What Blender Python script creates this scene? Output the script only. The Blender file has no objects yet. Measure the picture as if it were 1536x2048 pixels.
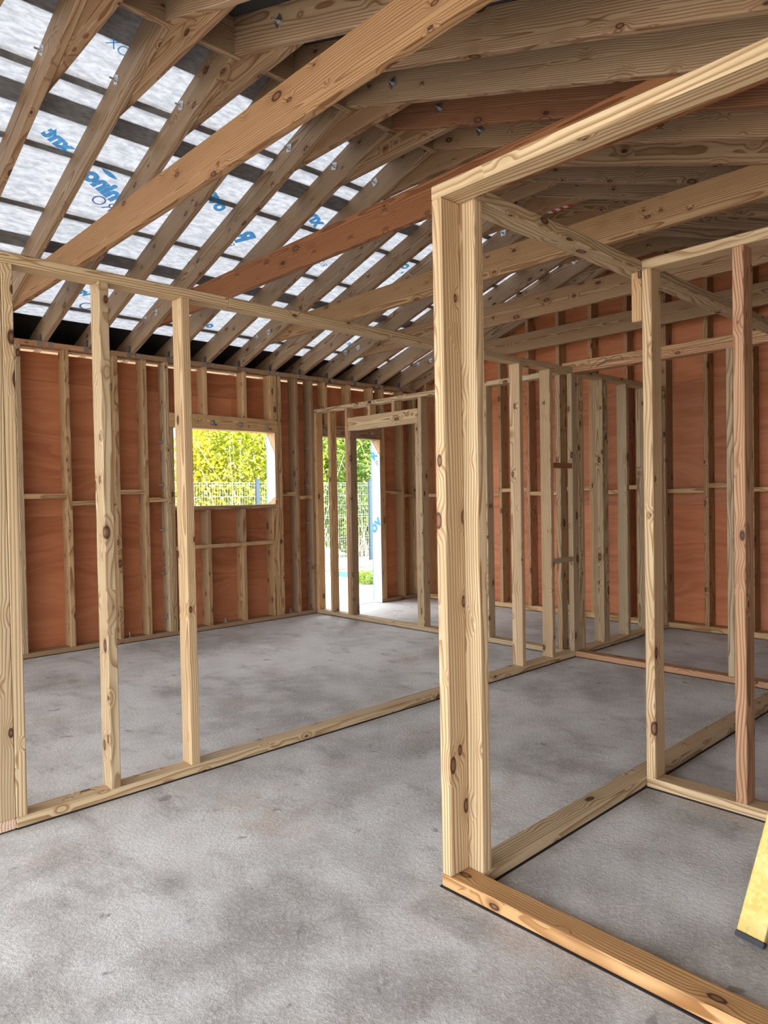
import bpy, bmesh, math, random
from mathutils import Vector, Matrix
rnd = random.Random(7)
S = bpy.context.scene
COL = S.collection

# ------------------------------------------------------------------ camera, sky, sun, exposure
H = 1.35
F_PX, YAW, PITCH, ROLL = 1423.75, 0.81292996, -0.02130742, -0.01780318
fwd = Vector((math.cos(PITCH)*math.cos(YAW), math.cos(PITCH)*math.sin(YAW), math.sin(PITCH)))
rt0 = Vector((math.sin(YAW), -math.cos(YAW), 0)); up0 = rt0.cross(fwd)
rt = math.cos(ROLL)*rt0 + math.sin(ROLL)*up0
up = -math.sin(ROLL)*rt0 + math.cos(ROLL)*up0
cam_d = bpy.data.cameras.new('camera'); cam = bpy.data.objects.new('camera', cam_d); COL.objects.link(cam)
cam.matrix_world = Matrix(((rt.x, up.x, -fwd.x, 0), (rt.y, up.y, -fwd.y, 0), (rt.z, up.z, -fwd.z, H), (0, 0, 0, 1)))
cam_d.sensor_fit = 'VERTICAL'; cam_d.sensor_height = 24.0; cam_d.lens = F_PX/2048*24.0
cam_d.clip_start = 0.05; cam_d.clip_end = 200
S.camera = cam

w = bpy.data.worlds.new('sky'); S.world = w; w.use_nodes = True
nt = w.node_tree; bg = nt.nodes['Background']
bg.inputs['Color'].default_value = (0.90, 0.95, 1.0, 1); bg.inputs['Strength'].default_value = 1.0
sun_d = bpy.data.lights.new('sun_offscreen', 'SUN'); sun_d.energy = 1.0; sun_d.angle = math.radians(12); sun_d.color = (1.0, 0.95, 0.86)
sun = bpy.data.objects.new('sun_offscreen', sun_d); COL.objects.link(sun)
sun.rotation_euler = Vector((0.35, 0.62, -1.0)).to_track_quat('-Z', 'Y').to_euler()
S.view_settings.view_transform = 'Standard'; S.view_settings.look = 'None'
S.view_settings.gamma = 1.0; S.view_settings.use_curve_mapping = False
S.view_settings.exposure = 2.88

# ------------------------------------------------------------------ node helpers
def new_mat(name):
    m = bpy.data.materials.new(name); m.use_nodes = True
    n = m.node_tree; n.nodes.clear()
    out = n.nodes.new('ShaderNodeOutputMaterial'); b = n.nodes.new('ShaderNodeBsdfPrincipled')
    n.links.new(b.outputs[0], out.inputs[0])
    return m, n, b, out
class NB:
    def __init__(s, nt): s.nt = nt
    def add(s, t, **kw):
        n = s.nt.nodes.new(t)
        for k, v in kw.items(): setattr(n, k, v)
        return n
    def _set(s, sock, v):
        if isinstance(v, bpy.types.NodeSocket): s.nt.links.new(v, sock)
        elif v is not None: sock.default_value = v
    def math(s, op, a, b=None, c=None):
        n = s.add('ShaderNodeMath', operation=op)
        s._set(n.inputs[0], a); s._set(n.inputs[1], b) if b is not None else None
        if c is not None: s._set(n.inputs[2], c)
        return n.outputs[0]
    def vmath(s, op, a, b=None):
        n = s.add('ShaderNodeVectorMath', operation=op)
        s._set(n.inputs[0], a)
        if b is not None: s._set(n.inputs[1], b)
        return n.outputs['Value'] if op in ('LENGTH', 'DOT_PRODUCT') else n.outputs[0]
    def sep(s, v):
        n = s.add('ShaderNodeSeparateXYZ'); s._set(n.inputs[0], v); return n.outputs
    def comb(s, x, y, z):
        n = s.add('ShaderNodeCombineXYZ')
        for i, v in enumerate((x, y, z)): s._set(n.inputs[i], v)
        return n.outputs[0]
    def noise(s, v, scale, detail=3, rough=0.5):
        n = s.add('ShaderNodeTexNoise'); s._set(n.inputs['Vector'], v)
        n.inputs['Scale'].default_value = scale; n.inputs['Detail'].default_value = detail; n.inputs['Roughness'].default_value = rough
        return n.outputs[0]
    def ramp(s, f, a, b, lo=0.0, hi=1.0):
        n = s.add('ShaderNodeMapRange', interpolation_type='SMOOTHSTEP'); s._set(n.inputs[0], f)
        n.inputs[1].default_value = a; n.inputs[2].default_value = b; n.inputs[3].default_value = lo; n.inputs[4].default_value = hi
        return n.outputs[0]
    def mix(s, f, a, b, mode='MIX'):
        n = s.add('ShaderNodeMix', data_type='RGBA', blend_type=mode)
        s._set(n.inputs[0], f); s._set(n.inputs[6], a); s._set(n.inputs[7], b)
        return n.outputs[2]
    def bump(s, h, strength, dist):
        n = s.add('ShaderNodeBump'); n.inputs['Strength'].default_value = strength; n.inputs['Distance'].default_value = dist
        s._set(n.inputs['Height'], h); return n.outputs[0]

# ------------------------------------------------------------------ materials
def mat_wood():
    m, n, b, _ = new_mat('softwood')
    q = NB(n)
    tc = q.add('ShaderNodeTexCoord').outputs['Object']
    oi = q.add('ShaderNodeObjectInfo')
    wn = q.add('ShaderNodeTexWhiteNoise', noise_dimensions='1D'); n.links.new(oi.outputs['Random'], wn.inputs['W'])
    rc = q.sep(wn.outputs['Color'])
    off = q.comb(q.math('MULTIPLY', oi.outputs['Random'], 61.0), q.math('MULTIPLY', rc[0], 17.0), q.math('MULTIPLY', rc[1], 23.0))
    P = q.sep(tc)
    # knots
    kv = q.vmath('ADD', q.vmath('MULTIPLY', tc, (6.0, 12.0, 12.0)), off)
    vo = q.add('ShaderNodeTexVoronoi', feature='F1'); n.links.new(kv, vo.inputs['Vector']); vo.inputs['Scale'].default_value = 1.0
    kd = vo.outputs['Distance']
    ks = q.sep(vo.outputs['Color'])
    kscale = q.math('MULTIPLY', kd, q.math('ADD', 0.75, q.math('MULTIPLY', ks[0], 1.5)))
    kscale = q.math('ADD', kscale, q.ramp(ks[1], 0.26, 0.22, 0.0, 2.0))
    knot = q.ramp(kscale, 0.21, 0.16)
    halo = q.ramp(kscale, 0.60, 0.12)
    # ring pattern around a pith outside or inside the board
    dn = q.noise(q.vmath('ADD', q.vmath('MULTIPLY', tc, (1.1, 5.0, 5.0)), off), 1.0, 2)
    wob = q.math('MULTIPLY', q.math('SUBTRACT', dn, 0.5), 0.075)
    py = q.math('ADD', q.math('SUBTRACT', P[1], q.math('MULTIPLY', q.math('SUBTRACT', rc[0], 0.5), 0.16)), wob)
    pz = q.math('ADD', q.math('SUBTRACT', P[2], q.math('MULTIPLY', q.math('SUBTRACT', rc[1], 0.5), 0.16)), wob)
    r = q.math('SQRT', q.math('ADD', q.math('MULTIPLY', py, py), q.math('MULTIPLY', pz, pz)))
    r = q.math('ADD', r, q.math('MULTIPLY', P[0], q.math('MULTIPLY', q.math('SUBTRACT', rc[2], 0.5), 0.03)))
    r = q.math('ADD', r, q.math('MULTIPLY', halo, 0.016))
    fr = q.math('FRACT', q.math('MULTIPLY', r, 95.0))
    ring = q.ramp(fr, 0.35, 0.95)
    ring = q.math('MULTIPLY', ring, q.ramp(fr, 1.0, 0.93))
    fib = q.noise(q.vmath('ADD', q.vmath('MULTIPLY', tc, (3.0, 130.0, 130.0)), off), 1.0, 3)
    blo = q.noise(q.vmath('ADD', q.vmath('MULTIPLY', tc, (1.4, 9.0, 9.0)), off), 1.0, 3)
    base = oi.outputs['Color']
    dark = q.mix(1.0, base, (0.43, 0.29, 0.18, 1), 'MULTIPLY')
    col = q.mix(q.math('MULTIPLY', ring, 0.92), base, dark)
    col = q.mix(q.ramp(fib, 0.35, 0.75, 0.0, 0.30), col, dark)
    col = q.mix(q.ramp(blo, 0.40, 0.75, 0.0, 0.45), col, q.mix(1.0, base, (0.66, 0.58, 0.52, 1), 'MULTIPLY'))
    col = q.mix(q.math('MULTIPLY', halo, 0.35), col, dark)
    kc = q.mix(q.ramp(kscale, 0.09, 0.14), (0.20, 0.09, 0.04, 1), (0.05, 0.022, 0.012, 1))
    col = q.mix(q.math('MULTIPLY', knot, 0.97), col, kc)
    n.links.new(col, b.inputs['Base Color'])
    b.inputs['Roughness'].default_value = 0.62; b.inputs['Specular IOR Level'].default_value = 0.3
    hgt = q.math('ADD', q.math('MULTIPLY', fib, 0.6), q.math('MULTIPLY', ring, -0.3))
    n.links.new(q.bump(hgt, 0.25, 0.002), b.inputs['Normal'])
    return m
def mat_ply():
    m, n, b, _ = new_mat('hardwood_plywood')
    q = NB(n)
    tc = q.add('ShaderNodeTexCoord').outputs['Object']; oi = q.add('ShaderNodeObjectInfo')
    off = q.comb(q.math('MULTIPLY', oi.outputs['Random'], 47.0), q.math('MULTIPLY', oi.outputs['Random'], 13.0), 0.0)
    v = q.vmath('ADD', tc, off)
    d = q.noise(q.vmath('MULTIPLY', v, (1.1, 1.0, 3.2)), 1.0, 2)
    P = q.sep(v)
    band = q.noise(q.comb(q.math('MULTIPLY', P[0], 0.8), 0.0, q.math('ADD', q.math('MULTIPLY', P[2], 14.0), q.math('MULTIPLY', d, 7.0))), 1.0, 4, 0.6)
    fine = q.noise(q.vmath('MULTIPLY', v, (8.0, 8.0, 210.0)), 1.0, 2)
    big = q.noise(v, 1.3, 2)
    base = oi.outputs['Color']
    col = q.mix(q.ramp(band, 0.3, 0.7), q.mix(1.0, base, (0.70, 0.60, 0.52, 1), 'MULTIPLY'), base)
    col = q.mix(q.ramp(fine, 0.45, 0.75, 0, 0.35), col, q.mix(1.0, base, (0.60, 0.50, 0.45, 1), 'MULTIPLY'))
    col = q.mix(q.ramp(big, 0.35, 0.7, 0, 0.4), col, q.mix(1.0, base, (1.15, 1.2, 1.2, 1), 'MULTIPLY'))
    n.links.new(col, b.inputs['Base Color']); b.inputs['Roughness'].default_value = 0.6; b.inputs['Specular IOR Level'].default_value = 0.3
    return m
def mat_concrete():
    m, n, b, _ = new_mat('concrete')
    q = NB(n)
    P = q.add('ShaderNodeNewGeometry').outputs['Position']
    n1 = q.noise(P, 0.9, 4, 0.6); n2 = q.noise(P, 3.5, 5, 0.65); n3 = q.noise(P, 55.0, 5, 0.75); n4 = q.noise(q.vmath('ADD', P, (31.0, 7.0, 0.0)), 1.4, 4, 0.65)
    st = q.noise(q.vmath('MULTIPLY', P, (5.0, 2.2, 1.0)), 1.0, 5, 0.7)
    spot = q.noise(q.vmath('ADD', P, (5.0, 50.0, 0.0)), 7.5, 3, 0.6)
    col = q.mix(q.ramp(n1, 0.35, 0.65), (0.34, 0.315, 0.295, 1), (0.64, 0.615, 0.59, 1))
    col = q.mix(q.ramp(n2, 0.35, 0.72, 0, 0.65), col, (0.74, 0.725, 0.705, 1))
    col = q.mix(q.ramp(n4, 0.56, 0.72, 0, 0.55), col, (0.44, 0.31, 0.225, 1))
    col = q.mix(q.ramp(st, 0.5, 0.72, 0, 0.62), col, (0.25, 0.225, 0.205, 1))
    col = q.mix(q.ramp(n3, 0.45, 0.8, 0, 0.5), col, (0.86, 0.85, 0.83, 1))
    col = q.mix(q.ramp(n3, 0.42, 0.2, 0, 0.6), col, (0.13, 0.12, 0.115, 1))
    col = q.mix(q.ramp(spot, 0.66, 0.72, 0, 0.55), col, (0.13, 0.10, 0.085, 1))
    n.links.new(col, b.inputs['Base Color'])
    n.links.new(q.ramp(n2, 0.3, 0.7, 0.52, 0.72), b.inputs['Roughness'])
    b.inputs['Specular IOR Level'].default_value = 0.35
    hh = q.math('ADD', n3, q.math('MULTIPLY', n2, 0.4))
    n.links.new(q.bump(hh, 0.7, 0.012), b.inputs['Normal'])
    return m
def mat_membrane():
    m = bpy.data.materials.new('roof_felt'); m.use_nodes = True
    n = m.node_tree; n.nodes.clear(); q = NB(n)
    out = q.add('ShaderNodeOutputMaterial'); P = q.add('ShaderNodeNewGeometry').outputs['Position']
    a = q.noise(q.vmath('MULTIPLY', P, (14.0, 40.0, 1.0)), 1.0, 4, 0.6); c = q.noise(P, 30.0, 2, 0.5)
    col = q.mix(q.ramp(a, 0.3, 0.7), (0.60, 0.62, 0.66, 1), (0.96, 0.97, 0.98, 1))
    col = q.mix(q.ramp(c, 0.60, 0.72, 0, 0.35), col, (0.45, 0.47, 0.52, 1))
    t = q.add('ShaderNodeBsdfTranslucent'); d = q.add('ShaderNodeBsdfDiffuse')
    n.links.new(q.mix(1.0, col, (0.205, 0.205, 0.21, 1), 'MULTIPLY'), t.inputs['Color']); n.links.new(q.mix(1.0, col, (0.55, 0.55, 0.56, 1), 'MULTIPLY'), d.inputs['Color'])
    ad = q.add('ShaderNodeMixShader'); ad.inputs[0].default_value = 0.45
    n.links.new(t.outputs[0], ad.inputs[1]); n.links.new(d.outputs[0], ad.inputs[2]); n.links.new(ad.outputs[0], out.inputs[0])
    return m
def mat_print(name, rgb):
    m = bpy.data.materials.new(name); m.use_nodes = True
    n = m.node_tree; n.nodes.clear(); q = NB(n)
    out = q.add('ShaderNodeOutputMaterial'); P = q.add('ShaderNodeNewGeometry').outputs['Position']
    a = q.noise(P, 60.0, 2)
    col = q.mix(q.ramp(a, 0.4, 0.7), rgb, tuple(min(1, c*1.35+0.03) for c in rgb[:3])+(1,))
    t = q.add('ShaderNodeBsdfTranslucent'); d = q.add('ShaderNodeBsdfDiffuse')
    n.links.new(col, t.inputs[0]); n.links.new(col, d.inputs[0])
    ad = q.add('ShaderNodeMixShader'); ad.inputs[0].default_value = 0.5
    n.links.new(t.outputs[0], ad.inputs[1]); n.links.new(d.outputs[0], ad.inputs[2]); n.links.new(ad.outputs[0], out.inputs[0])
    return m
def mat_plain(name, rgb, rough=0.6, metal=0.0, var=0.25, scale=20.0, spec=0.4):
    m, n, b, _ = new_mat(name); q = NB(n)
    tc = q.add('ShaderNodeTexCoord').outputs['Object']
    a = q.noise(tc, scale, 3)
    c2 = tuple(c*(1-var) for c in rgb[:3])+(1,)
    n.links.new(q.mix(a, c2, tuple(rgb[:3])+(1,)), b.inputs['Base Color'])
    b.inputs['Roughness'].default_value = rough; b.inputs['Metallic'].default_value = metal; b.inputs['Specular IOR Level'].default_value = spec
    return m
def mat_leaf(name, c1, c2, c3):
    m = bpy.data.materials.new(name); m.use_nodes = True
    n = m.node_tree; n.nodes.clear(); q = NB(n)
    out = q.add('ShaderNodeOutputMaterial'); g = q.add('ShaderNodeNewGeometry')
    rp = g.outputs['Random Per Island']; big = q.noise(g.outputs['Position'], 1.1, 3)
    col = q.mix(rp, c1, c2); col = q.mix(q.ramp(big, 0.42, 0.6), col, c3)
    col = q.mix(q.ramp(rp, 0.8, 1.0, 0, 0.8), col, (0.62, 0.60, 0.32, 1))
    d = q.add('ShaderNodeBsdfDiffuse'); t = q.add('ShaderNodeBsdfTranslucent')
    n.links.new(col, d.inputs[0]); n.links.new(col, t.inputs[0])
    ad = q.add('ShaderNodeMixShader'); ad.inputs[0].default_value = 0.35
    n.links.new(d.outputs[0], ad.inputs[1]); n.links.new(t.outputs[0], ad.inputs[2]); n.links.new(ad.outputs[0], out.inputs[0])
    return m
def mat_ground():
    m, n, b, _ = new_mat('bare_ground'); q = NB(n)
    P = q.add('ShaderNodeNewGeometry').outputs['Position']
    a = q.noise(P, 1.2, 5, 0.6); c = q.noise(P, 14.0, 4, 0.7)
    col = q.mix(q.ramp(a, 0.35, 0.65), (0.42, 0.37, 0.30, 1), (0.56, 0.52, 0.46, 1))
    col = q.mix(q.ramp(c, 0.55, 0.75, 0, 0.6), col, (0.36, 0.31, 0.23, 1))
    n.links.new(col, b.inputs['Base Color']); b.inputs['Roughness'].default_value = 0.9
    n.links.new(q.bump(c, 0.5, 0.03), b.inputs['Normal'])
    return m
def mat_yellow():
    m, n, b, _ = new_mat('worn_yellow_paint'); q = NB(n)
    tc = q.add('ShaderNodeTexCoord').outputs['Object']; P = q.sep(tc)
    a = q.noise(q.vmath('MULTIPLY', tc, (60.0, 60.0, 60.0)), 1.0, 4, 0.7); c = q.noise(tc, 14.0, 3)
    col = q.mix(q.ramp(a, 0.35, 0.7), (0.56, 0.38, 0.07, 1), (0.68, 0.54, 0.17, 1))
    col = q.mix(q.ramp(c, 0.5, 0.8, 0, 0.5), col, (0.74, 0.64, 0.32, 1))
    low = q.math('MULTIPLY', q.ramp(P[0], -0.80, -0.90), q.ramp(a, 0.45, 0.62))
    col = q.mix(q.math('MULTIPLY', low, 0.85), col, (0.20, 0.12, 0.05, 1))
    n.links.new(col, b.inputs['Base Color']); b.inputs['Roughness'].default_value = 0.55
    return m
WOOD = mat_wood(); PLY = mat_ply(); CONC = mat_concrete(); FELT = mat_membrane()
BLUE = mat_print('blue_print', (0.13, 0.44, 0.88, 1)); BLUETHIN = mat_print('grey_blue_print', (0.16, 0.25, 0.50, 1))
STEEL = mat_plain('galvanised_steel', (0.62, 0.64, 0.66), 0.35, 0.9, 0.3, 60)
BLACK = mat_plain('black_plastic', (0.012, 0.013, 0.016), 0.35, 0, 0.3, 8)
DECK = mat_plain('dark_roof_deck', (0.055, 0.055, 0.06), 0.8, 0, 0.3, 6)
DARKLAP = mat_plain('dark_lap_strip', (0.10, 0.10, 0.105), 0.8, 0, 0.2, 10)
WRAP = mat_plain('white_breather_wrap', (0.60, 0.62, 0.68), 0.55, 0, 0.12, 9)
TEAL = mat_plain('teal_edge_tape', (0.10, 0.42, 0.50), 0.5)
CREAM = mat_plain('new_timber', (0.62, 0.50, 0.33), 0.7, 0, 0.15, 30)
GROUND = mat_ground(); YEL = mat_yellow()
CHALK = mat_plain('chalk', (0.62, 0.60, 0.56), 0.9, 0, 0.3, 40)
RED = mat_plain('red_tape', (0.55, 0.02, 0.05), 0.4); WHITE = mat_plain('white_tape', (0.8, 0.78, 0.75), 0.4)
POSTM = mat_plain('blue_grey_fence_paint', (0.055, 0.085, 0.13), 0.4); WIRE = mat_plain('pale_fence_wire', (0.30, 0.36, 0.34), 0.45)
BARK = mat_plain('pale_bark', (0.62, 0.57, 0.48), 0.85, 0, 0.5, 12); TWIG = mat_plain('dry_twigs', (0.50, 0.42, 0.36), 0.9, 0, 0.4, 20)
LEAF1 = mat_leaf('hedge_leaf_yellow_green', (0.46, 0.48, 0.04, 1), (0.20, 0.28, 0.03, 1), (0.55, 0.51, 0.06, 1))
LEAF2 = mat_leaf('hedge_leaf_green', (0.17, 0.30, 0.04, 1), (0.38, 0.46, 0.08, 1), (0.12, 0.22, 0.045, 1))
GRASS = mat_leaf('weed_leaf', (0.16, 0.34, 0.05, 1), (0.35, 0.46, 0.10, 1), (0.30, 0.40, 0.10, 1))

# ------------------------------------------------------------------ object helpers
# tints are the timber's own colour
PALE = (0.60, 0.45, 0.27); HONEY = (0.60, 0.40, 0.205); PINE = (0.49, 0.32, 0.165); GREEN = (0.54, 0.41, 0.255)
GREY = (0.41, 0.29, 0.185); ROSY = (0.50, 0.29, 0.165); RUST = (0.33, 0.145, 0.06); BROWN = (0.38, 0.25, 0.145); ORANGE = (0.54, 0.32, 0.14)
def jit(c, a=0.10):
    k = 1+rnd.uniform(-a, a); h = rnd.uniform(-a, a)*0.4
    return (min(1, c[0]*k*(1+h)), min(1, c[1]*k), min(1, c[2]*k*(1-h)), 1)
def tag(o, label, cat=None, group=None, kind=None):
    o['label'] = label
    if cat: o['category'] = cat
    if group: o['group'] = group
    if kind: o['kind'] = kind
    return o
def empty(name, loc=(0, 0, 0), kind=None):
    o = bpy.data.objects.new(name, None); COL.objects.link(o); o.location = loc; o.empty_display_size = 0.1
    if kind: o['kind'] = kind
    o['_loc'] = 0
    del o['_loc']
    return o
def attach(o, parent):
    if parent is None: return o
    wm = o.matrix_basis.copy()
    o.parent = parent
    # walk up: every parent here is unrotated, except meshes used as parents
    pm = parent.matrix_basis.copy(); pp = parent
    while pp.parent is not None:
        pm = pp.parent.matrix_basis @ pp.matrix_parent_inverse @ pm; pp = pp.parent
    o.matrix_parent_inverse = pm.inverted()
    return o
def basis(xdir, zhint=(0, 0, 1)):
    x = Vector(xdir).normalized(); z = Vector(zhint)
    if abs(x.dot(z)) > 0.95: z = Vector((0, 1, 0))
    y = z.cross(x).normalized(); z = x.cross(y)
    return Matrix(((x.x, y.x, z.x), (x.y, y.y, z.y), (x.z, y.z, z.z)))
def link_mesh(name, verts, faces, mat, parent, grain=(1, 0, 0), tint=None, bevel=0.0, smooth=False, zhint=(0, 0, 1)):
    """verts in world metres; the object's own X axis runs along the grain"""
    c = Vector((0, 0, 0))
    for v in verts: c += Vector(v)
    c /= len(verts)
    Rm = basis(grain, zhint); Ri = Rm.transposed()
    me = bpy.data.meshes.new(name)
    bm = bmesh.new()
    bv = [bm.verts.new(Ri @ (Vector(v)-c)) for v in verts]
    for f in faces:
        try: bm.faces.new([bv[i] for i in f])
        except ValueError: pass
    bmesh.ops.recalc_face_normals(bm, faces=bm.faces)
    if bevel > 0: bmesh.ops.bevel(bm, geom=list(bm.edges), offset=bevel, segments=1, affect='EDGES', clamp_overlap=True)
    if smooth:
        for f in bm.faces: f.smooth = True
    bm.to_mesh(me); bm.free()
    me.materials.append(mat)
    o = bpy.data.objects.new(name, me); COL.objects.link(o)
    o.matrix_basis = Matrix.Translation(c) @ Rm.to_4x4()
    if tint is not None: o.color = tint
    return attach(o, parent)
BOXF = [(0, 1, 2, 3), (7, 6, 5, 4), (0, 4, 5, 1), (1, 5, 6, 2), (2, 6, 7, 3), (3, 7, 4, 0)]
def boxv(x0, x1, y0, y1, z0, z1):
    return [(x0, y0, z0), (x1, y0, z0), (x1, y1, z0), (x0, y1, z0), (x0, y0, z1), (x1, y0, z1), (x1, y1, z1), (x0, y1, z1)]
def box(name, x0, x1, y0, y1, z0, z1, mat=None, parent=None, tint=PINE, bevel=0.0035, grain=None, a=0.10):
    d = (x1-x0, y1-y0, z1-z0)
    if grain is None:
        k = d.index(max(d)); grain = ((1, 0, 0), (0, 1, 0), (0, 0, 1))[k]
    return link_mesh(name, boxv(x0, x1, y0, y1, z0, z1), BOXF, mat or WOOD, parent, grain, jit(tint, a) if tint else None, bevel)
def prism(name, poly, x0, x1, mat, parent, grain, tint, bevel=0.003, axis='x', a=0.10):
    """poly in (y,z) swept along x, or (x,z) swept along y"""
    n = len(poly)
    mk = (lambda p, s: (s, p[0], p[1])) if axis == 'x' else (lambda p, s: (p[0], s, p[1]))
    v = [mk(p, x0) for p in poly]+[mk(p, x1) for p in poly]
    f = [tuple(range(n)), tuple(range(2*n-1, n-1, -1))]+[(i, (i+1) % n, n+(i+1) % n, n+i) for i in range(n)]
    return link_mesh(name, v, f, mat, parent, grain, jit(tint, a) if tint else None, bevel)
def add_box(vs, fs, *b):
    k = len(vs); vs += boxv(*b); fs += [tuple(i+k for i in f) for f in BOXF]
def cyl(vs, fs, p, d, r, L, n=8):
    B = basis(d); k = len(vs); p = Vector(p)
    for s in (0, L):
        for i in range(n):
            a = 2*math.pi*i/n; vs.append(tuple(p+B @ Vector((s, r*math.cos(a), r*math.sin(a)))))
    fs += [tuple(k+n-1-i for i in range(n)), tuple(k+n+i for i in range(n))]+[(k+i, k+(i+1) % n, k+n+(i+1) % n, k+n+i) for i in range(n)]
def bolt(p, d, parent, size=0.05, stick=0.022, turn=0.0):
    """square washer plate with nut and thread end, on a face whose outward direction is d"""
    B = basis(d); p = Vector(p)
    v = []; f = []
    h = size/2
    for s in (0.0, 0.004):
        for yy, zz in ((-h, -h), (h, -h), (h, h), (-h, h)):
            c_, s_ = math.cos(turn), math.sin(turn)
            v.append(tuple(p+B @ Vector((s, yy*c_-zz*s_, yy*s_+zz*c_))))
    f += [(0, 3, 2, 1), (4, 5, 6, 7), (0, 1, 5, 4), (1, 2, 6, 5), (2, 3, 7, 6), (3, 0, 4, 7)]
    o = link_mesh('washer_plate', v, f, STEEL, parent, d)
    v = []; f = []; dn = Vector(d).normalized()
    cyl(v, f, p+dn*0.004, d, 0.011, 0.011, 6); cyl(v, f, p+dn*0.015, d, 0.006, stick, 8)
    n = link_mesh('nut_and_thread', v, f, STEEL, o, d)
    return o
def dpc(x0, x1, y0, y1, parent):
    e = 0.005
    return box('damp_strip', x0-e, x1+e, y0-e, y1+e, 0.0, 0.004, BLACK, parent, None, 0)

# ------------------------------------------------------------------ ground and slab
o = link_mesh('ground', boxv(-30, 40, -30, 45, -0.6, -0.08), BOXF, GROUND, None, (1, 0, 0)); tag(o, 'bare pale earth around the building', kind='structure')
o = link_mesh('floor', boxv(-2.35, 7.03, -1.46, 6.76, -0.35, 0.0), BOXF, CONC, None, (1, 0, 0)); tag(o, 'rough grey concrete floor slab with brown stains', kind='structure')
ch = None
vs = []; fs = []
yy = 0.55
pts = []
while yy < 3.17:
    pts.append((2.455+0.035*(yy-0.9)/2.2+0.006*math.sin(yy*7)+rnd.uniform(-.002, .002), yy)); yy += 0.09
for i, (x, y) in enumerate(pts):
    wd = 0.0015+0.0012*rnd.random(); vs += [(x-wd, y, 0.0008), (x+wd, y, 0.0008)]
    if i: fs.append((2*i-2, 2*i-1, 2*i+1, 2*i))
o = link_mesh('chalk_line', vs, fs, CHALK, bpy.data.objects['floor'], (0, 1, 0))

# ------------------------------------------------------------------ roof planes
YR, ZR, SL, SR, RD = 3.43, 3.80, 0.326, 0.337, 0.20
def zu(y): return ZR-SL*(y-YR) if y >= YR else ZR-SR*(YR-y)

# ------------------------------------------------------------------ left outside wall (plywood sheathed, runs along X)
WY, WD = 6.598, 0.140
wl = empty('wall_left', (2, WY, 0), 'structure'); wl['label'] = 'outside wall of treated studs sheathed in orange-brown plywood'
P0 = 0.045; WT = 2.72
def wstud(x0, x1, z0=P0, z1=WT, par=wl, tint=PINE, name='stud'): return box(name, x0, x1, WY, WY+WD, z0, z1, WOOD, par, tint)
for a, b_ in ((-2.25, 0.40), (0.40, 5.185), (6.19, 6.87)):
    box('bottom_plate', a, b_, WY, WY+WD, 0.004, P0, WOOD, wl, BROWN); dpc(a, b_, WY, WY+WD, wl)
box('top_plate', -2.25, 2.76, WY, WY+WD, WT, 2.767, WOOD, wl, ROSY); box('top_plate', 2.762, 6.87, WY, WY+WD, WT, 2.767, WOOD, wl, BROWN)
st = [(-2.25+0.402*k) for k in range(10)]
edges = [(x, x+.045) for x in st if x < 1.7]+[(1.929, 1.974), (2.333, 2.378), (2.780, 2.825), (3.062, 3.107), (3.290, 3.334), (4.640, 4.685), (4.874, 4.919), (5.095, 5.139), (6.236, 6.281), (6.58, 6.625), (6.825, 6.87)]
sobj = {}
for a, b_ in edges: sobj[round(a, 3)] = wstud(a, b_, tint=rnd.choice([PINE, GREEN, PINE, BROWN]))
nog = [(1.974, 2.333, 1.386), (2.378, 2.780, 1.318), (2.825, 3.062, 1.418), (3.107, 3.290, 1.338), (4.685, 4.874, 1.379), (4.919, 5.095, 1.337), (6.281, 6.58, 1.383), (6.625, 6.825, 1.338)]
for k in range(len(edges)):
    a = edges[k][1]
    if edges[k][0] < 1.7 and k < 9: nog.append((a, edges[k+1][0], 1.386 if k % 2 else 1.338))
for a, b_, z in nog: box('noggin', a, b_, WY, WY+WD, z, z+.044, WOOD, wl, PINE)
# studs above the openings
for a in (3.720, 4.195, 4.540, 4.586): wstud(a, a+.043, 2.228, WT, tint=HONEY)
for a in (5.31, 5.68, 6.05): wstud(a, a+.043, 2.215, WT, tint=HONEY)
# bolts through the doubled studs
for z in (1.937, 1.507, 1.06, 0.627, 0.185): bolt((3.290, 6.672, z), (-1, 0, 0), wl, 0.042, 0.03, 0.75)
for z in (1.925, 1.498, 1.061, 0.624, 0.20): bolt((5.095, 6.662, z), (-1, 0, 0), wl, 0.042, 0.03, 0.1)
# plywood sheets
PY0, PY1 = WY+WD+.001, WY+WD+.013
PLYC = (0.53, 0.20, 0.092)
def sheet(x0, x1, z0, z1, par=wl, grain=(1, 0, 0), tint=PLYC): box('plywood_sheet', x0+.001, x1-.001, PY0, PY1, z0+.0015, z1-.0015, PLY, par, tint, 0, grain, 0.12)
cols = [-2.25, -2.03, -0.81, 0.41, 1.95, 3.085, 3.378]
for i in range(len(cols)-1):
    for z0, z1 in ((0, 1.222), (1.222, 2.442), (2.442, 2.692)): sheet(cols[i], cols[i+1], z0, z1)
sheet(3.378, 4.59, 0, 1.222); sheet(3.378, 4.59, 1.222, 1.29); sheet(3.378, 4.13, 2.085, 2.44, tint=PLYC); sheet(4.13, 4.59, 2.085, 2.44, grain=(0, 0, 1), tint=PLYC); sheet(3.378, 4.59, 2.44, 2.692)
for x0, x1 in ((4.59, 5.185), (6.19, 6.60), (6.60, 7.02)):
    for z0, z1 in ((0, 1.222), (1.222, 2.442), (2.442, 2.692)): sheet(x0, x1, z0, z1)
sheet(5.185, 6.19, 2.075, 2.442); sheet(5.185, 6.19, 2.442, 2.692)
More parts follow.
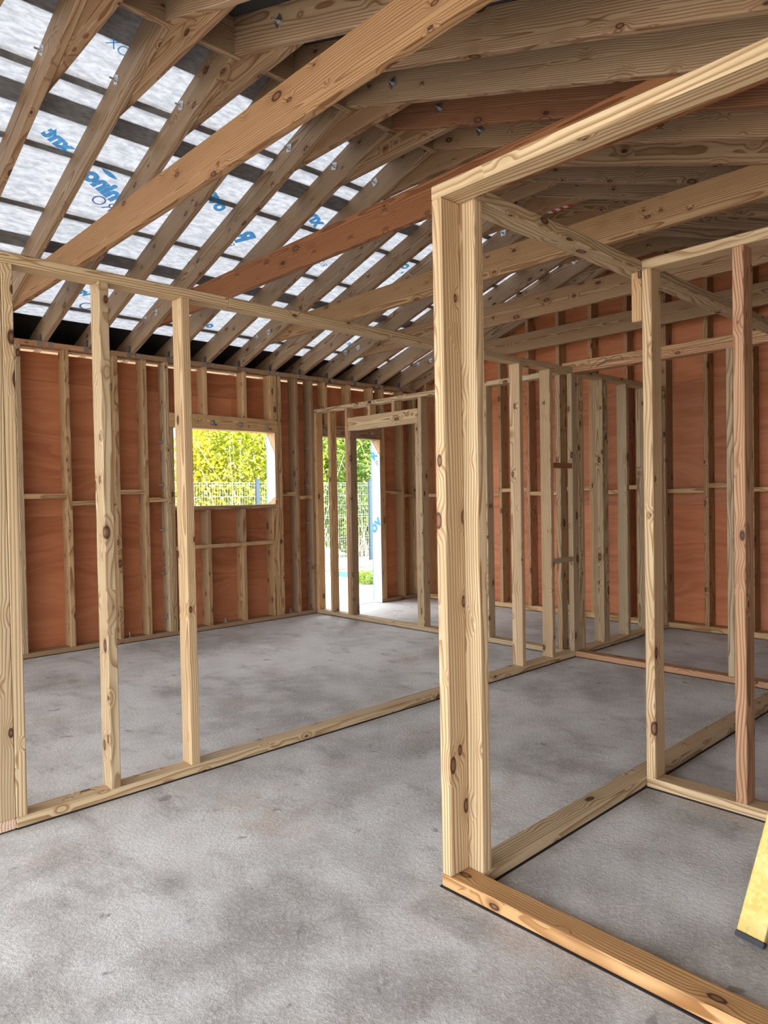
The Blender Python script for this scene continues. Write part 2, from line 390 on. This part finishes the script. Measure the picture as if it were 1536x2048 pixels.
for z in (1.222, 2.442):
    for x0, x1 in ((-2.25, 5.185), (6.19, 7.02)) if z < 2 else ((-2.25, 7.02),): box('seam_light_stop', x0, x1, PY1+.0005, PY1+.03, z-.04, z+.04, WOOD, wl, BROWN)  # unseen backing strips, added so daylight does not leak through the sheet seams
# pale soffit boards between the rafter tails, seen through the gap over the sheathing
for k in range(-9, 12):
    x0 = 1.753+.402*k+.046
    box('soffit_board', x0, x0+.354, 6.757, 7.14, 2.714, 2.732, CREAM, wl, None, .001)
# ------------------------------------------------------------------ window and door openings
w1 = empty('window_1', (4.0, WY, 1.29), 'structure'); w1['label'] = 'unglazed window opening with bolted lintel and white wrapped reveal'
box('lintel', 3.335, 4.634, WY, WY+WD, 2.085, 2.228, WOOD, w1, HONEY)
box('sill_plate', 3.378, 4.59, WY, WY+WD, 1.248, 1.29, WOOD, w1, BROWN)
box('middle_rail', 3.378, 4.544, WY, WY+WD, 0.848, 0.889, WOOD, w1, HONEY)
for a in (3.729, 4.152):
    box('cripple_stud', a, a+.045, WY, WY+WD, P0, 0.848, WOOD, w1, PINE); box('cripple_stud', a, a+.045, WY, WY+WD, 0.889, 1.248, WOOD, w1, BROWN)
box('jack_stud', 3.335, 3.378, WY, WY+WD, P0, 2.085, WOOD, w1, PINE); box('jack_stud', 4.590, 4.634, WY, WY+WD, P0, 2.085, WOOD, w1, HONEY)
box('cripple_stud', 4.545, 4.589, WY, WY+WD, P0, 1.248, WOOD, w1, PINE)
for x in (3.814, 4.149, 4.475): bolt((x, WY, 2.153), (0, -1, 0), w1, 0.05, 0.012)
def wrap(par, x, zb, zt, zb2, zt2, ye=6.752):
    link_mesh('wrap_sheet', [(x-.001, ye, zb), (x-.001, WY+.002, zb2), (x-.001, WY+.002, zt2), (x-.001, ye, zt), (x-.004, ye, zb), (x-.004, WY+.002, zb2), (x-.004, WY+.002, zt2), (x-.004, ye, zt)], BOXF, WRAP, par, (0, 0, 1))
    box('edge_tape', x-.006, x-.001, ye, ye+.012, zb, zt, TEAL, par, None, 0)
    box('reveal_board', x-.0008, x+.03, WY+WD, ye+.012, zb, zt, CREAM, par, None, 0)
wrap(w1, 4.59, 1.294, 2.08, 1.376, 1.852)
d1 = empty('door_1', (5.7, WY, 0), 'structure'); d1['label'] = 'doorway opening with bolted lintel and white wrapped reveal printed in blue'
box('lintel', 5.141, 6.235, WY, WY+WD, 2.075, 2.215, WOOD, d1, BROWN)
box('jack_stud', 5.141, 5.185, WY, WY+WD, P0, 2.075, WOOD, d1, PINE); box('jack_stud', 6.19, 6.235, WY, WY+WD, P0, 2.075, WOOD, d1, HONEY)
for x in (5.285, 6.065): bolt((x, WY, 2.151), (0, -1, 0), d1, 0.05, 0.012)
wrap(d1, 6.19, 0.0, 2.07, 0.0, 1.873)
box('sill_flap', 5.9, 6.19, 6.70, 6.90, 0.001, 0.006, WRAP, d1, None, 0)
def text_mesh(body, size, o3, u, v, mat, parent, name='printed_letters', bold=0.02):
    cu = bpy.data.curves.new('t', 'FONT'); cu.body = body; cu.size = 1.0; cu.offset = bold; cu.align_x = 'CENTER'; cu.align_y = 'CENTER'; cu.resolution_u = 3
    ob = bpy.data.objects.new('t', cu); COL.objects.link(ob)
    bpy.context.view_layer.update()
    me = bpy.data.meshes.new_from_object(ob.evaluated_get(bpy.context.evaluated_depsgraph_get()))
    COL.objects.unlink(ob); bpy.data.objects.remove(ob)
    u = Vector(u); v = Vector(v); o3 = Vector(o3); vs = [o3+u*(p.co.x*size)+v*(p.co.y*size) for p in me.vertices]
    fs = [tuple(p.vertices) for p in me.polygons]
    return link_mesh(name, [tuple(q) for q in vs], fs, mat, parent, tuple(u))
X = 6.19-.0048
text_mesh('R', 0.15, (X, 6.705, 1.873), Vector((0, -.68, .73)).normalized(), Vector((0, .73, .68)).normalized(), BLUE, d1, bold=.045)
text_mesh('P', 0.11, (X, 6.640, 1.775), Vector((0, -.68, .73)).normalized(), Vector((0, .73, .68)).normalized(), BLUETHIN, d1, bold=-.004)
text_mesh('ov', 0.21, (X, 6.700, 0.995), Vector((0, -.68, .73)).normalized(), Vector((0, .73, .68)).normalized(), BLUE, d1, bold=.04)

# ------------------------------------------------------------------ back outside wall (gable, runs along Y)
EX, ED = 6.87, 0.140
wb = empty('wall_back', (EX, 3, 0), 'structure'); wb['label'] = 'gable end wall of studs sheathed in red-brown plywood up to the roof'
box('bottom_plate', EX, EX+ED, -1.32, 6.738, 0.004, 0.06, WOOD, wb, HONEY); dpc(EX, EX+ED, -1.32, 6.738, wb)
ys = [5.206-0.404*k for k in range(-3, 16)]
for k, y in enumerate(ys):
    t_ = rnd.choice([PINE, PINE, ROSY, BROWN])
    z1 = min(zu(y), zu(y+.045))-.002
    prism('stud', [(y, .06), (y+.045, .06), (y+.045, zu(y+.045)-.002), (y, zu(y)-.002)], EX, EX+ED, WOOD, wb, (0, 0, 1), t_)
    if k: z = 1.335 if k % 2 else 1.380; box('noggin', EX, EX+ED, y+.045, ys[k-1], z, z+.044, WOOD, wb, HONEY)
prism('gable_rafter', [(3.452, zu(3.452)), (7.15, zu(7.15)), (7.15, zu(7.15)+RD), (3.452, zu(3.452)+RD)], EX, EX+.09, WOOD, wb, (0, 1, -SL), BROWN)
prism('gable_rafter', [(3.408, zu(3.408)), (3.408, zu(3.408)+RD), (-1.85, zu(-1.85)+RD), (-1.85, zu(-1.85))], EX, EX+.09, WOOD, wb, (0, 1, SR), GREY)
def clip_poly(y0, y1, z0, z1):
    pts = [(y0, z0), (y1, z0)]
    def top(y): return min(z1, zu(y)+RD-.02)
    if top(y1) <= z0+.01 and top(y0) <= z0+.01: return None
    up = [y1]
    for yc in (YR,): 
        if y0 < yc < y1: up.append(yc)
    # crossing of the roof line with z1
    for yc in (YR+(ZR+RD-.02-z1)/SL, YR-(ZR+RD-.02-z1)/SR):
        if y0 < yc < y1: up.append(yc)
    up.append(y0); up = sorted(set(up), reverse=True)
    for y in up:
        if top(y) > z0+.003: pts.append((y, top(y)))
    return pts
c0 = [6.76, 6.03, 4.83, 3.61, 2.40, 1.19, -.02, -1.32]
for i in range(len(c0)-1):
    for z0, z1 in ((0, 1.218), (1.218, 2.438), (2.438, 3.658), (3.658, 4.2)):
        pl = clip_poly(c0[i+1]+.001, c0[i]-.001, z0+.0015, z1-.0015)
        if pl: prism('plywood_sheet', pl, EX+ED+.001, EX+ED+.013, PLY, wb, (0, 1, 0), PLYC, 0, a=.14)
for z, ya, yb in ((1.218, -1.32, 6.73), (2.438, -.9, 6.73), (3.658, 2.5, 4.4)): box('seam_light_stop', EX+ED+.0135, EX+ED+.04, ya, yb, z-.04, z+.04, WOOD, wb, BROWN)  # added behind the gable sheets only to block light at the horizontal seams
# ------------------------------------------------------------------ right outside wall, behind the photographer's right shoulder
SY = -1.32
wr = empty('wall_right', (4, SY, 0), 'structure'); wr['label'] = 'low outside wall of studs and plywood on the eaves side'
zt = zu(SY)
SX = 0.4
box('bottom_plate', SX, EX, SY-.14, SY, .004, P0, WOOD, wr, BROWN); box('top_plate', SX, EX, SY-.14, SY, zt-.05, zt-.004, WOOD, wr, BROWN)
for k in range(17): box('stud', SX+.4*k, SX+.045+.4*k, SY-.14, SY, P0, zt-.05, WOOD, wr, PINE)
for k in range(5): box('plywood_sheet', SX+1.294*k+.001, SX+1.294*(k+1)-.001, SY-.153, SY-.141, 0.0, zt-.01, PLY, wr, PLYC, 0, (1, 0, 0))

# anchor bolts through the sole plates
for x in (0.6, 1.75, 2.90, 3.95, 4.80): bolt((x, WY+.06, P0), (0, 0, 1), wl, 0.04, 0.03)
for y in (5.38, 4.35, 3.72, 2.6, 1.4): bolt((EX+.06, y, .06), (0, 0, 1), wb, 0.04, 0.035)

# ------------------------------------------------------------------ ceiling: membrane, battens, ridge, covering
ce = empty('ceiling', (2, YR, 3.9), 'structure'); ce['label'] = 'open roof underside with white translucent felt over the rafters'
X0, X1 = -2.55, 7.3
def slab(name, ya, yb, t0, t1, mat, tint=None, x0=X0, x1=X1, par=ce):
    """strip of the left roof slope between ya and yb, from t0 to t1 above the rafter backs"""
    v = []
    for t in (t0, t1):
        for x, y in ((x0, ya), (x1, ya), (x1, yb), (x0, yb)): v.append((x, y, zu(y)+RD+t))
    return link_mesh(name, v, BOXF, mat, par, (1, 0, 0), tint)
nx = 30
vs = []; fs = []
for j in range(25):
    y = YR+.02+(7.20-YR-.02)*j/24
    for i in range(nx*3+1):
        x = X0+(X1-X0)*i/(nx*3); vs.append((x, y, zu(y)+RD+.001))
W_ = nx*3+1
for j in range(24):
    for i in range(nx*3): fs.append((j*W_+i, j*W_+i+1, (j+1)*W_+i+1, (j+1)*W_+i))
mem = link_mesh('membrane', vs, fs, FELT, ce, (1, 0, 0))
for y in (4.175, 4.718, 5.270, 5.822, 6.385, 6.93): slab('batten', y-.024, y+.024, .0013, .027, WOOD, jit(BROWN))
for y in (4.385, 5.640): slab('lap_strip', y-.070, y+.070, .0013, .012, DARKLAP)
slab('ridge_strip', YR+.02, 3.842, .0013, .014, DARKLAP)
slab('eaves_strip', 6.572, 7.22, -.006, -.001, BLACK)
slab('eaves_cover', 6.60, 7.22, .0275, .034, BLACK)
box('ridge_board', X0+.2, EX+ED, 3.409, 3.451, 3.785, 4.02, WOOD, ce, GREY)
def rslab(name, ya, yb, t0, t1, mat):
    v = []
    for t in (t0, t1):
        for x, y in ((X0, ya), (X1, ya), (X1, yb), (X0, yb)): v.append((x, y, ZR-SR*(YR-y)+RD+t))
    return link_mesh(name, v, BOXF, mat, ce, (1, 0, 0))
rslab('roof_deck', -1.9, YR+.02, .001, .03, DECK)
v = [(X0, YR-.16, 3.985), (X0, YR, 4.045), (X0, YR+.16, 3.985), (X0, YR+.16, 4.005), (X0, YR, 4.07), (X0, YR-.16, 4.005)]
v += [(X1, p[1], p[2]) for p in v]
link_mesh('ridge_cap', v, [tuple(range(6)), tuple(range(11, 5, -1))]+[(i, (i+1) % 6, 6+(i+1) % 6, 6+i) for i in range(6)], DECK, ce)
box('fascia_board', X0, X1, 7.16, 7.18, 2.56, 2.76, CREAM, ce, None, .002)

# printing on the membrane: seen from below it reads mirrored
def on_mem(px, py, drop=.0012):
    d = fwd*F_PX+rt*(px-768)-up*(py-1024)
    t = (ZR+RD+SL*YR-drop-H)/(d.z+SL*d.y)
    return d*t+Vector((0, 0, H))
nrm = Vector((0, SL, 1)).normalized()
def print_on_felt(body, c, a, b, hpx, mat, bold, size_k=1.0):
    """centred at pixel c; reading direction runs from pixel a towards b; hpx = point above the baseline middle"""
    C = on_mem(*c); u = (on_mem(*b)-on_mem(*a)); L = u.length; u.normalize()
    vv = (on_mem(*hpx)-C); vv -= u*vv.dot(u); hgt = vv.length; vv.normalize()
    text_mesh(body, hgt*2*size_k, C, u, vv, mat, ce, bold=bold)
R_ = dict(mat=BLUE, bold=.05)
print_on_felt('nino', (207, 371), (245, 402), (180, 345), (219, 360), BLUE, .06, 1.38)
print_on_felt('xnt', (118, 281), (148, 307), (95, 262), (130, 271), BLUE, .06, 1.25)
print_on_felt('ova', (434, 402), (455, 428), (418, 376), (447, 396), BLUE, .045, 1.5)
print_on_felt('R', (486, 473), (494, 490), (479, 458), (499, 468), BLUE, .05, 1.95)
print_on_felt('P', (461, 490), (466, 497), (457, 483), (467, 488), BLUETHIN, -.004, 1.7)
print_on_felt('RO', (206, 407), (222, 417), (190, 397), (212, 402), BLUETHIN, -.005, 2.0)
print_on_felt('OX', (237, 95), (252, 108), (222, 84), (246, 88), BLUE, .0, 1.3)
print_on_felt('xnt', (630, 436), (645, 455), (618, 420), (640, 431), BLUE, .06, 1.7)
print_on_felt('RO', (644, 527), (652, 536), (636, 518), (650, 523), BLUETHIN, -.003, 1.2)
print_on_felt('o', (812, 532), (818, 542), (806, 522), (821, 527), BLUE, .05, 1.5)
print_on_felt('o', (805, 545), (811, 553), (799, 538), (812, 541), BLUE, .05, 0.7)
print_on_felt('va', (168, 585), (185, 592), (155, 578), (174, 576), BLUE, .05, 1.0)
print_on_felt('O', (172, 613), (183, 615), (163, 611), (174, 608), BLUETHIN, -.005, 2.0)
print_on_felt('o', (421, 651), (430, 656), (412, 647), (424, 646), BLUE, .06, 1.6)
print_on_felt('on', (700, 688), (706, 694), (694, 682), (704, 683), BLUE, .04, 1.2)
# leaf-shaped swoosh over the letters
lf = [on_mem(*p) for p in ((203, 336), (213, 340), (222, 345), (230, 352), (235, 359), (227, 358), (218, 353), (210, 347))]
link_mesh('printed_leaf', [tuple(p) for p in lf], [tuple(range(8))], BLUE, ce)

# ------------------------------------------------------------------ roof frames
FX = [1.753+0.402*k for k in range(-9, 13)]
def make_frame(i, x):
    k = i-9
    tied = (k % 3 == 0)
    e = empty('rafter_truss', (x, YR, 2.77))
    rt_ = rnd.choice([GREY, BROWN, GREY, GREEN]); 
    if k == 1: rt_ = ROSY
    # left rafter, plumb cut at the ridge
    prism('rafter', [(3.452, zu(3.452)), (7.15, zu(7.15)), (7.15, zu(7.15)+RD), (3.452, zu(3.452)+RD)], x, x+.045, WOOD, e, (0, 1, -SL), GREY)
    prism('rafter', [(3.408, zu(3.408)), (3.408, zu(3.408)+RD), (-1.85, zu(-1.85)+RD), (-1.85, zu(-1.85))], x, x+.045, WOOD, e, (0, 1, SR), GREY if k != 4 else (0.30, 0.15, 0.085))
    prism('collar_tie', [(4.35, 3.645), (3.90, 3.84), (2.97, 3.84), (2.52, 3.645)], x+.0455, x+.0905, WOOD, e, (0, 1, 0), BROWN)
    for y, z in ((4.01, 3.757), (2.985, 3.76)): bolt((x, y, z), (-1, 0, 0), e, 0.052, 0.028, rnd.uniform(-.7, .7))
    if tied:
        tt = {0: (0.42, 0.25, 0.125), 3: RUST, 6: (0.42, 0.27, 0.14), 9: BROWN, 12: BROWN}.get(k, BROWN)
        dz = -.035 if k == 0 else 0
        prism('tie_beam', [(6.48, 2.945+dz), (5.98, 3.14+dz), (0.98, 3.14+dz), (0.42, 2.945+dz)], x+.0455, x+.0905, WOOD, e, (0, 1, 0), tt, a=.03)
        for y, z in ((6.05, 3.04), (6.27, 3.02)): bolt((x, y, z), (-1, 0, 0), e, 0.05, 0.02, rnd.uniform(-.7, .7))
    # angle clips to the wall plate
    for s in (-1, 1):
        xa = x-.001 if s < 0 else x+.046
        v = []; f = []
        add_box(v, f, min(xa, xa+s*.045), max(xa, xa+s*.045), WY-.0025, WY-.0005, 2.722, 2.768)
        add_box(v, f, min(xa, xa+s*.002), max(xa, xa+s*.002), WY-.0025, WY+.05, 2.768, 2.835)
        link_mesh('angle_clip', v, f, STEEL, e)
    if tied:
        names = {0: 'roof frame with a reddish-honey low tie beam crossing above the studded partition', 3: 'roof frame with a dark rust-brown low tie beam', 6: 'roof frame whose pale brown tie beam runs behind the corner post', 9: 'roof frame with a plain tie beam in line with the plywood doorway partition', 12: 'roof frame with a tie beam right in front of the gable wall'}
        lab = names.get(k, 'roof frame with a low tie beam over the open end of the building')
        tag(e, lab, 'truss', 'roof frames with a low tie beam')
    else:
        near = {1: 'collar-only roof frame next to the honey tie beam frame, on its doorway side', 2: 'collar-only roof frame next before the dark rust-brown tie beam', 4: 'collar-only roof frame with a dark red-brown rafter, just beyond the rust-brown tie beam', 5: 'collar-only roof frame two beyond the rust-brown tie beam',
                7: 'collar-only roof frame just beyond the pale brown tie beam behind the corner post', 8: 'collar-only roof frame with red and white tape under its collar', 10: 'collar-only roof frame two before the tie beam at the gable', 11: 'collar-only roof frame next to the tie beam at the gable wall'}
        tag(e, near.get(k, 'collar-only roof frame over the open end of the building'), 'truss', 'roof frames without a low tie beam')
    return e
for i, x in enumerate(FX): make_frame(i, x)

# ------------------------------------------------------------------ partition frames
PT, PW = 2.335, 0.095
def frame_x(label, x0, x1, y0, studs, tint, name='stud_frame', top=(2.335, 2.38), tops=None, group=None):
    e = empty(name, (x0, y0, 0))
    box('bottom_plate', x0, x1, y0, y0+PW, .004, .048, WOOD, e, tint, a=.05); dpc(x0+.007, x1-.007, y0, y0+PW, e)
    for a, b_ in (tops or [(x0, x1)]): box('top_plate', a, b_, y0, y0+PW, top[0], top[1], WOOD, e, tint, a=.05)
    for s in studs:
        a, b_ = s[0], s[1]; dy = s[2] if len(s) > 2 else PW; t_ = s[3] if len(s) > 3 else tint
        box('stud', a, b_, y0, y0+dy, .048, top[0], WOOD, e, t_)
    return tag(e, label, 'stud frame', group)
AY = 3.179
fa = frame_x('long partition frame with three pale studs, then a wide gap before closer studs', 0.8845, EX, AY,
    [(.885, .929, PW, PALE), (1.282, 1.328, PW, PALE), (1.682, 1.728, PW, PALE), (4.426, 4.470, PW, GREEN), (4.826, 4.870, PW, GREEN),
     (5.145, 5.233, .045, GREEN), (5.234, 5.325, .045, GREEN), (5.626, 5.674, PW, GREEN), (5.675, 5.722, PW, GREEN), (6.052, 6.098, PW, GREEN), (6.415, 6.459, PW, GREEN), (6.70, 6.744, PW, GREEN), (6.825, 6.869, PW, GREEN)],
    PALE, tops=[(0.789, 1.95)])
box('top_plate', 1.951, EX, AY, AY+PW, 2.335, 2.38, WOOD, fa, PALE, a=.03)
box('noggin', 4.872, 5.143, AY, AY+.045, 1.556, 1.598, WOOD, fa, RUST); box('noggin', 4.872, 5.143, AY, AY+.045, .792, .830, WOOD, fa, GREEN)
def frame_y(label, x0, y0, y1, studs, tint, top=(2.335, 2.38), name='stud_frame', plate=None):
    e = empty(name, (x0, y0, 0))
    box('bottom_plate', x0, x0+PW, y0, y1, .004, .048, WOOD, e, plate or tint, a=.05); dpc(x0, x0+PW, y0+.007, y1-(.007 if y1 != 1.644 else 0), e)
    box('top_plate', x0, x0+PW, y0, y1, top[0], top[1], WOOD, e, tint, a=.05)
    for s in studs:
        t_ = s[2] if len(s) > 2 else tint
        box('stud', x0, x0+PW, s[0], s[1], .048, s[3] if len(s) > 3 else top[0], WOOD, e, t_)
    return tag(e, label, 'stud frame')
BX = 5.14
fb = frame_y('partition frame with an internal doorway under a deep lintel, meeting the plywood wall', BX, AY+PW+.001, WY-.001,
    [(6.552, 6.596, HONEY), (6.300, 6.344, HONEY), (5.998, 6.044, ROSY), (5.953, 5.997, BROWN, 2.085), (4.921, 4.966, GREEN, 2.085), (4.875, 4.920, GREEN), (4.06, 4.108, GREEN), (3.289, 3.334, GREEN)], GREEN)
box('door_lintel', BX, BX+.06, 4.921, 5.997, 2.085, 2.228, WOOD, fb, PALE)
for y in (5.626, 5.252): box('cripple_stud', BX, BX+PW, y, y+.042, 2.228, 2.335, WOOD, fb, HONEY)
DX = 5.155
fd = frame_y('rosy partition frame with doubled head plate behind the short hall frames', DX, -1.31, AY-.001,
    [(1.919, 1.964, GREEN), (1.06, 1.104, GREEN), (.66, .704, GREEN), (.26, .304), (-.14, -.096), (-1.31, -1.266)], ROSY, top=(2.338, 2.383), plate=ROSY)
box('head_plate', DX, DX+PW, -1.31, AY+PW, 2.384, 2.43, WOOD, fd, PINE)
# pencil scribble on the head plate
vs = []; fs = []
sc = [(3.02, 2.35), (2.98, 2.378), (2.95, 2.40), (2.90, 2.415), (2.86, 2.405), (2.90, 2.38), (2.96, 2.36), (2.90, 2.372), (2.84, 2.40), (2.80, 2.415), (2.75, 2.41), (2.73, 2.39), (2.735, 2.375)]
for (a, b_), (c_, d_) in zip(sc[:-1], sc[1:]):
    n_ = Vector((c_-a, d_-b_)); n_ = Vector((-n_.y, n_.x)).normalized()*.0022; k = len(vs)
    vs += [(DX-.0006, a-n_.x, b_-n_.y), (DX-.0006, c_-n_.x, d_-n_.y), (DX-.0006, c_+n_.x, d_+n_.y), (DX-.0006, a+n_.x, b_+n_.y)]; fs.append((k, k+1, k+2, k+3))
link_mesh('pencil_scribble', vs, fs, DECK, fd)
# the near corner: one run along X, one along Y
CX, CY = 1.80, 1.537
fc = frame_y('near partition frame with pale orange sole plate, corner stud and broad pale header above', CX, -1.31, 1.644,
    [(1.600, 1.643, PALE), (-1.31, -1.266)], PALE, top=(2.350, 2.396), plate=ORANGE)
fx = frame_x('near partition frame running from the big corner post to the rosy partition', CX+PW+.001, DX-.001, CY,
    [(1.896, 1.942, PW, PALE), (5.10, 5.145)], GREEN, top=(2.350, 2.396))
HX = 3.076
fh = frame_y('short hall partition frame whose stud the yellow level leans on', HX, -1.31, CY-.001,
    [(1.491, 1.535, PALE), (1.100, 1.145, ROSY), (.690, .735, ROSY), (.29, .335), (-.11, -.065), (-1.31, -1.266)], PALE, top=(2.350, 2.396))
box('packing_block', HX, HX+PW, 1.5375, 1.585, 2.125, 2.349, WOOD, fx, HONEY)
# left end frame running away from the camera
fl_ = frame_y('end partition frame whose pinkish sole plate end shows flush beside the paired pale studs', 0.789, AY, WY-.001,
    [(AY, AY+.045, PALE), (3.6, 3.645), (4.0, 4.045), (4.4, 4.445), (4.8, 4.845), (5.2, 5.245), (5.6, 5.645), (6.0, 6.045), (6.55, 6.594)], PALE, top=(2.290, 2.334), plate=(0.74, 0.55, 0.42))

# ------------------------------------------------------------------ yellow spirit level leaning on the hall frame
p0 = Vector((2.228, 0.787, 0.0)); ax = Vector((0.848, -0.147, 1.47)).normalized()
L = 1.76
yv = Vector((0, 1, 0)); yv = (yv-ax*yv.dot(ax)).normalized(); zv = ax.cross(yv)
if zv.x > 0: zv = -zv
def lvl(name, s0, s1, w_, t_, mat, par, up_=0.0):
    c = p0; vs = []
    for s in (s0, s1):
        for a, b_ in ((-w_/2, -t_/2), (w_/2, -t_/2), (w_/2, t_/2), (-w_/2, t_/2)):
            vs.append(tuple(p0+ax*s+yv*a+zv*(b_+up_)))
    return link_mesh(name, vs, [(0, 1, 2, 3), (7, 6, 5, 4), (0, 4, 5, 1), (1, 5, 6, 2), (2, 6, 7, 3), (3, 7, 4, 0)], mat, par, tuple(ax), None, .002)
lv = empty('spirit_level', p0); tag(lv, 'worn yellow spirit level with dark end caps leaning against a partition stud', 'spirit level')
lvl('body', .014, L-.014, .079, .026, YEL, lv, .012); lvl('end_cap', -.004, .013, .082, .029, DECK, lv, .012); lvl('end_cap', L-.013, L+.004, .082, .029, DECK, lv, .012)
for s in (.45, .9, 1.35): lvl('vial_window', s-.03, s+.03, .03, .030, CHALK, lv, .012)

# ------------------------------------------------------------------ striped tape on a collar tie
tp = empty('striped_tape', (5.015+.022, 3.2, 3.64)); tag(tp, 'strip of red and white striped tape stuck under a collar tie', 'tape')
xt = 4.567+.402+.0455
for i in range(6): box('stripe', xt+.001, xt+.044, 3.09+.036*i, 3.09+.036*(i+1), 3.6425, 3.6445, RED if i % 2 == 0 else WHITE, tp, None, 0)

# ------------------------------------------------------------------ outdoors
def leaves(name, n, c, size, leaf, mat, parent, seed, dense=1.0):
    r_ = random.Random(seed); vs = []; fs = []
    for i in range(n):
        while True:
            p = (r_.uniform(-1, 1), r_.uniform(-1, 1), r_.uniform(-1, 1))
            q_ = abs(p[0])**3+abs(p[1])**2.2+abs(p[2])**3
            if q_ < 1 and (q_ > .25 or r_.random() < .35): break
        P_ = Vector((c[0]+p[0]*size[0], c[1]+p[1]*size[1], c[2]+p[2]*size[2]))
        a = Vector((r_.gauss(0, 1), r_.gauss(0, 1), r_.gauss(0, .7))).normalized(); b_ = a.cross(Vector((r_.gauss(0, 1), r_.gauss(0, 1), r_.gauss(0, 1)))).normalized()
        s = leaf*r_.uniform(.6, 1.3); k = len(vs)
        vs += [tuple(P_-a*s), tuple(P_+b_*s*.5), tuple(P_+a*s), tuple(P_-b_*s*.5)]; fs.append((k, k+1, k+2, k+3))
    return link_raw(name, vs, fs, mat, parent)
def link_raw(name, vs, fs, mat, parent):
    me = bpy.data.meshes.new(name); me.from_pydata(vs, [], fs); me.materials.append(mat)
    o = bpy.data.objects.new(name, me); COL.objects.link(o); o['kind'] = 'stuff'
    return attach(o, parent)
def stems(name, n, base, spread, h, rad, mat, parent, seed):
    r_ = random.Random(seed); vs = []; fs = []
    for i in range(n):
        p = Vector((base[0]+r_.uniform(-1, 1)*spread, base[1]+r_.uniform(-.3, .3), base[2])); d = Vector((r_.uniform(-.35, .35), r_.uniform(-.2, .1), 1)).normalized()
        hh = h*r_.uniform(.5, 1.0); rr = rad*r_.uniform(.5, 1.2)
        for s in range(3):
            cyl(vs, fs, p, d, rr*(1-.25*s), hh/3+.02, 5); p = p+d*hh/3; d = (d+Vector((r_.uniform(-.25, .25), r_.uniform(-.1, .1), 0))).normalized()
    return link_raw(name, vs, fs, mat, parent)
hedge = [(4.85, 13.0, 1.72, 1.75, LEAF1, 'yellow-green hedge shrub behind the fence, seen through the window opening'), (8.5, 13.1, 1.70, 1.8, LEAF1, 'tall bright hedge shrub behind the fence between the window and doorway views'),
         (11.93, 13.2, 1.70, 1.75, LEAF2, 'greener hedge shrub behind the fence, seen through the doorway'), (15.35, 13.4, 1.68, 1.7, LEAF2, 'dark green hedge shrub at the end of the fence')]
for k, (x, y, rx, rz, lm, lab) in enumerate(hedge):
    e = empty('hedge_shrub', (x, y, -.08))
    leaves('foliage', 30000, (x, y, rz-.05), (rx, 1.1, rz), .055, lm, e, 50+k)
    stems('stems', 18, (x, y-.85, -.08), rx*.75, 3.3, .012, BARK, e, 70+k)
    stems('dry_twigs', 60, (x, y-1.0, -.08), rx*.85, .9, .008, TWIG, e, 90+k)
    tag(e, lab, 'shrub', 'hedge behind the mesh fence')
# mesh fence along y = 11
fn = empty('mesh_fence', (9, 11.0, -.08)); tag(fn, 'pale wire mesh fence on blue-grey posts outside the building', 'fence')
px_ = [1.72, 4.48, 7.25, 10.01, 12.78, 15.5]
for x in px_:
    p = box('post', x-.038, x+.038, 10.97, 11.03, -.30, 1.70, POSTM, fn, None, .004); box('post_cap', x-.042, x+.042, 10.965, 11.035, 1.70, 1.715, POSTM, p, None, .002)
for i in range(len(px_)-1):
    vs = []; fs = []
    a, b_ = px_[i]+.04, px_[i+1]-.04
    x = a
    while x < b_: add_box(vs, fs, x-.002, x+.002, 10.985, 10.989, -.05, 1.66); x += .05
    for z in (.10, .30, .50, .55, .75, .95, 1.0, 1.2, 1.4, 1.60, 1.65): add_box(vs, fs, a, b_, 10.989, 10.994, z-.003, z+.003)
    o = link_raw('wire_panel', vs, fs, WIRE, fn)
# stacked planks outside with teal painted ends
for k, (x, y, z, ang) in enumerate(((8.9, 10.2, -.08, .05), (9.0, 10.25, .02, .03), (9.4, 9.75, -.08, -.08))):
    e = empty('stacked_plank', (x, y, z)); v = []
    c_, s_ = math.cos(ang), math.sin(ang)
    def rot(pt): return (x+pt[0]*c_-pt[1]*s_, y+pt[0]*s_+pt[1]*c_, z+pt[2])
    link_mesh('plank', [rot(p) for p in boxv(-.95, 1.6, -.11, .11, 0, .09)], BOXF, CREAM, e, (c_, s_, 0), None, .004)
    link_mesh('painted_end', [rot(p) for p in boxv(-1.15, -.9502, -.111, .111, 0, .091)], BOXF, TEAL, e, (c_, s_, 0), None, .003)
    tag(e, ('lower plank of the stack with a teal painted end outside the doorway', 'upper plank of the stack with a teal painted end outside the doorway', 'single pale plank with a teal end lying in front of the stack')[k], 'plank', 'planks outside the doorway')
for k, (x, y) in enumerate(((8.75, 9.15), (11.5, 10.55), (7.9, 8.75))):
    e = empty('weed_clump', (x, y, -.08)); leaves('leaves', 260, (x, y, .02), (.28, .25, .10), .05, GRASS, e, 210+k)
    tag(e, ('low weeds in front of the single pale plank', 'weeds growing between the planks and the mesh fence', 'weeds closest to the doorway on the bare ground')[k], 'weeds', 'weeds outside the doorway')
